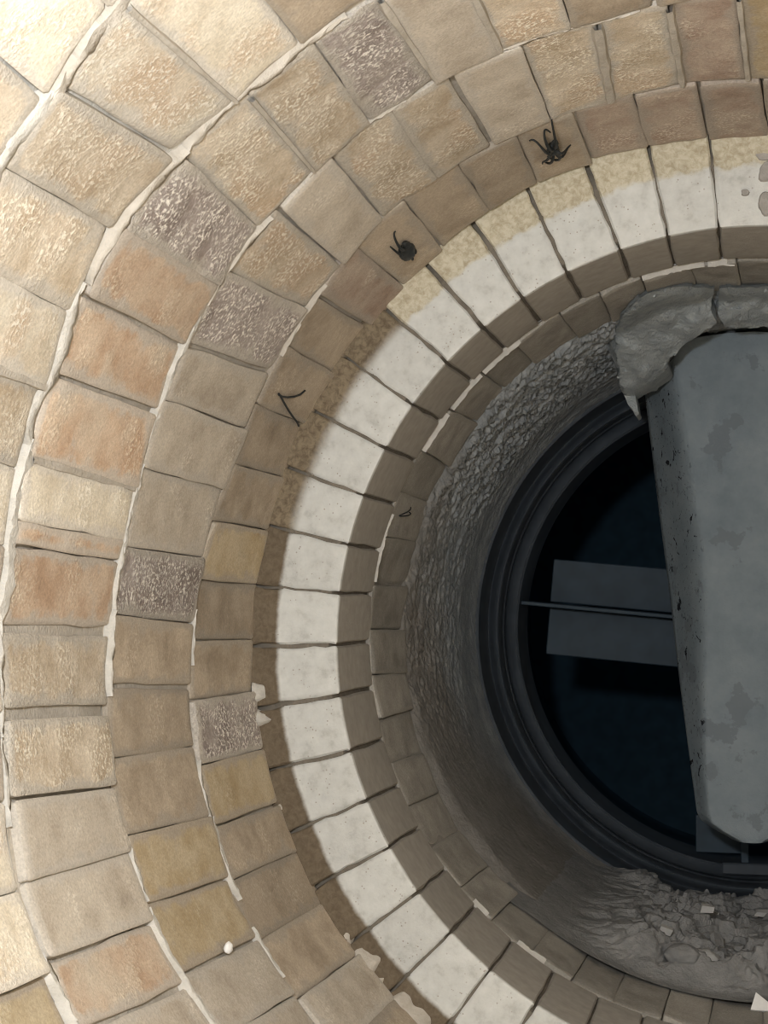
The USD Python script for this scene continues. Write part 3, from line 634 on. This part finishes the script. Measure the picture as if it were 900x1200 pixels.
def shard(t, zz, lx, ly, lz, yaw, pitch, roll, seed, lift=0.4):
    r_ = random.Random(seed)
    pts = []
    for sx in (-1, 1):
        for sy in (-1, 1):
            for sz in (-1, 1):
                pts.append([sx * lx * r_.uniform(.7, 1) / 2, sy * ly * r_.uniform(.7, 1) / 2, sz * lz * r_.uniform(.6, 1) / 2])
    for _ in range(4): pts.append([r_.uniform(-.55, .55) * lx, r_.uniform(-.55, .55) * ly, r_.uniform(-.4, .4) * lz])
    hl = trimesh.convex.convex_hull(np.array(pts)); m = trimesh.transformations.euler_matrix(pitch, roll, yaw)[:3, :3]
    rr = surf_r(t, zz) - lz * lift
    a = math.radians(t + 90); R2 = np.array([[math.cos(a), 0, -math.sin(a)], [0, 1, 0], [math.sin(a), 0, math.cos(a)]])
    v_ = np.array(hl.vertices) @ m.T @ R2.T + np.array([rr * math.cos(math.radians(t)), zz, rr * math.sin(math.radians(t))])
    return v_ * S, np.array(hl.faces)
r2 = random.Random(5)
for k in range(60):
    t = r2.triangular(240, 300, 266); zz = r2.uniform(3.74, 4.55); s_ = r2.choice([.007, .009, .011, .014, .020]) * r2.uniform(.7, 1.2)
    heap.append(shard(t, zz, s_ * 1.5, s_, s_ * .4, r2.uniform(0, 6.3), r2.uniform(-.5, .5), r2.uniform(-.5, .5), k, .2))
rb = obj('rubble', cat_meshes(heap), M['rubble'], smooth=40)
tag(rb, 'heap of broken grey plaster flakes and dust lying on the bottom of the throat', 'rubble', kind='stuff')
for t, zz, dim, ang, m_, lab in (
    (254.0, 3.88, (.040, .03, .026), (0.1, .1, .05), 'chip', 'small pale squared chip lying alone at the left of the rubble heap'),
    (260.8, 4.08, (.046, .03, .024), (0.15, .1, -.1), 'chip', 'flat pale rectangular chip further back in the middle of the rubble heap'),
    (263.7, 3.95, (.045, .07, .018), (0.4, .5, .4), 'rubble', 'thin leaf-shaped grey flake propped up in the middle of the rubble heap'),
    (257.9, 3.73, (.065, .05, .04), (0.5, .1, .1), 'rubble', 'rounded grey lump at the near edge of the rubble heap'),
    (261.5, 3.78, (.090, .02, .015), (-.45, .1, .1), 'chip', 'long thin pale sliver lying beside the rounded lump in the rubble'),
    (272.0, 4.32, (.06, .03, .02), (0.2, .2, .1), 'chip', 'pale chip at the far right end of the rubble heap, near the steel ring'),
):
    dim = tuple(.8 * d for d in dim)
    if 'lump' in lab:
        ic = trimesh.creation.icosphere(3, 1.0); vv = np.array(ic.vertices); vv = vv * (1 + .5 * (fbm(vv * 1.7 + 3, 4)[:, None] - .5)) * np.array([.042, .034, .026])
        rr = surf_r(t, zz) - .008; a_ = math.radians(t)
        ms_ = ((vv + np.array([rr * math.cos(a_), zz, rr * math.sin(a_)])) * S, np.array(ic.faces))
    else: ms_ = shard(t, zz, *dim, *ang, int(t * 10), .75)
    o = obj('plaster_chip', ms_, M[m_], smooth=30)
    tag(o, lab, 'plaster chip')
# bright triangular shard at the near edge, bottom right
tp = np.array([(-.016, 0, 0), (.05, .01, -.004), (-.004, .03, .032), (-.016, .016, -.01), (.05, .03, -.012), (-.002, .045, .026)]); hl = trimesh.convex.convex_hull(tp)
o = obj('plaster_chip', ((np.array(hl.vertices) + np.array([.012, 3.58, -.824])) * S, np.array(hl.faces)), M['white_chip'], smooth=10)
tag(o, 'bright white triangular shard at the near edge of the rubble, bottom right corner', 'plaster chip')
# pale crumb caught in a joint at the lower left
c0 = cyl(np.array(210.4), np.array(.99), np.array(2.50)); ic = trimesh.creation.icosphere(2, 1.0); vv = np.array(ic.vertices); vv = vv * (1 + .3 * (noise(vv * 2 + 5, 3)[:, None] - .5)) * np.array([.007, .012, .010]) * S
o = obj('mortar_crumb', (vv + c0, np.array(ic.faces)), M['white_chip']); tag(o, 'tiny pale mortar crumb stuck on a brown brick at the lower left', 'crumb')

# ------------------------------------------------------------------ black scraps clinging to the bricks
def tube(path, rad, n=6):
    p = np.array(path, float); out = []
    t = np.gradient(p, axis=0); t /= np.linalg.norm(t, axis=1, keepdims=True)
    a = np.cross(t, [0.3, 0.9, 0.2]); a /= np.linalg.norm(a, axis=1, keepdims=True); b = np.cross(t, a)
    rad = np.broadcast_to(rad, len(p)); ang = np.arange(n) * 2 * np.pi / n
    P = p[:, None] + rad[:, None, None] * (np.cos(ang)[None, :, None] * a[:, None] + np.sin(ang)[None, :, None] * b[:, None])
    f = []
    for i in range(len(p) - 1):
        for j in range(n):
            f.append((i * n + j, i * n + (j + 1) % n, (i + 1) * n + (j + 1) % n, (i + 1) * n + j))
    v = np.vstack([P.reshape(-1, 3), p[:1], p[-1:]]); c = len(v) - 2
    cap = [(c, (j + 1) % n, j) for j in range(n)] + [(c + 1, (len(p) - 1) * n + j, (len(p) - 1) * n + (j + 1) % n) for j in range(n)]
    return v, np.vstack([tri(np.array(f)), np.array(cap)])
def smooth_path(pts, n=14):
    from scipy.interpolate import CubicSpline
    p = np.array(pts, float); k = np.linspace(0, 1, len(p)); return CubicSpline(k, p)(np.linspace(0, 1, n))
def on_wall(pts, rad, R=1.0):
    """points (angle, depth, height over the wall) -> tube"""
    p = smooth_path(pts); return tube(cyl(p[:, 0], R - p[:, 2], p[:, 1]), rad)
def blob(t, zz, hgt, ax, seed, R=1.0):
    ic = trimesh.creation.icosphere(3, 1.0); v_ = np.array(ic.vertices); v_ = v_ * (1 + .5 * (fbm(v_ * 1.6 + seed, 3)[:, None] - .5)) * np.array(ax) * S
    a = math.radians(t + 90); R2 = np.array([[math.cos(a), 0, -math.sin(a)], [0, 1, 0], [math.sin(a), 0, math.cos(a)]])
    return v_ @ R2.T + cyl(np.array(t), np.array(R - hgt), np.array(zz)), np.array(ic.faces)
def spider(t, zz, legs, body, label):
    s_ = thing('dead_spider', label, 'spider', cyl(np.array(t), np.array(1.0), np.array(zz)), group=None)
    obj('body', blob(t, zz, .010, body, t), M['black'], s_)
    obj('head', blob(t - .45, zz - .03, .010, tuple(.55 * c for c in body), t + 3), M['black'], s_)
    for l in legs:
        obj('leg', on_wall([(t + .72 * a, zz + .8 * b, .8 * hh) for a, b, hh in l], np.linspace(.0036, .0016, 14) * S), M['black'], s_)
spider(109.9, 2.83, [
    [(0, -.02, .012), (1.0, -.06, .035), (1.6, -.10, .02), (2.6, -.10, .004)],
    [(.2, 0, .012), (1.3, .0, .030), (2.0, .06, .012), (2.4, .10, .003)],
    [(.1, .02, .012), (.9, .06, .02), (1.5, .10, .008), (1.9, .10, .003)],
    [(-.2, -.02, .012), (-.7, -.07, .03), (-1.1, -.13, .02), (-1.5, -.17, .004)],
    [(-.2, 0, .012), (-.9, .0, .03), (-1.6, .04, .015), (-2.6, .05, .003)],
    [(-.1, .02, .012), (-.6, .05, .022), (-1.4, .07, .01), (-2.2, .06, .003)],
    [(0, 0, .014), (.5, -.09, .03), (.2, -.14, .015), (-.6, -.10, .006)],
    [(0, 0, .014), (-.4, .06, .02), (.4, .09, .01), (1.2, .06, .004)]],
    (.012, .022, .010), 'black spider-like scrap with splayed legs on a brown brick above the white ring, top centre')
spider(129.5, 2.88, [
    [(0, -.03, .012), (.3, -.09, .025), (-.1, -.13, .012), (-.9, -.14, .003)],
    [(.3, 0, .012), (.9, .02, .02), (1.2, .05, .008), (1.1, .08, .003)],
    [(.3, -.02, .012), (.9, -.03, .02), (1.2, -.05, .010), (1.3, -.08, .003)],
    [(-.3, 0, .012), (-.8, .03, .02), (-1.1, .05, .008), (-1.0, .07, .003)],
    [(-.3, -.02, .012), (-.9, -.02, .02), (-1.2, .0, .010), (-1.4, .02, .003)],
    [(0, .03, .012), (.2, .06, .018), (0, .08, .006), (-.3, .09, .003)]],
    (.017, .036, .013), 'curled black spider-like ball with tucked legs on a brick left of the first one')
o = obj('black_strand', on_wall([(149.3, 2.95, .004), (150.5, 2.90, .006), (151.0, 2.83, .006), (150.9, 2.82, .006), (152.0, 2.90, .006), (152.9, 2.98, .006), (153.4, 3.02, .004)], .0022 * S), M['black'])
tag(o, 'thin bent black strand lying across an ochre-brown brick left of the white ring', 'strand')
o = obj('black_strand', on_wall([(158.2, 3.50, .006), (159.3, 3.44, .012), (160.0, 3.42, .006), (159.6, 3.47, .012), (159.0, 3.50, .006)], .0016 * S, .826), M['black'])
tag(o, 'tiny bent black strand on a dull brick inside the white ring', 'strand')
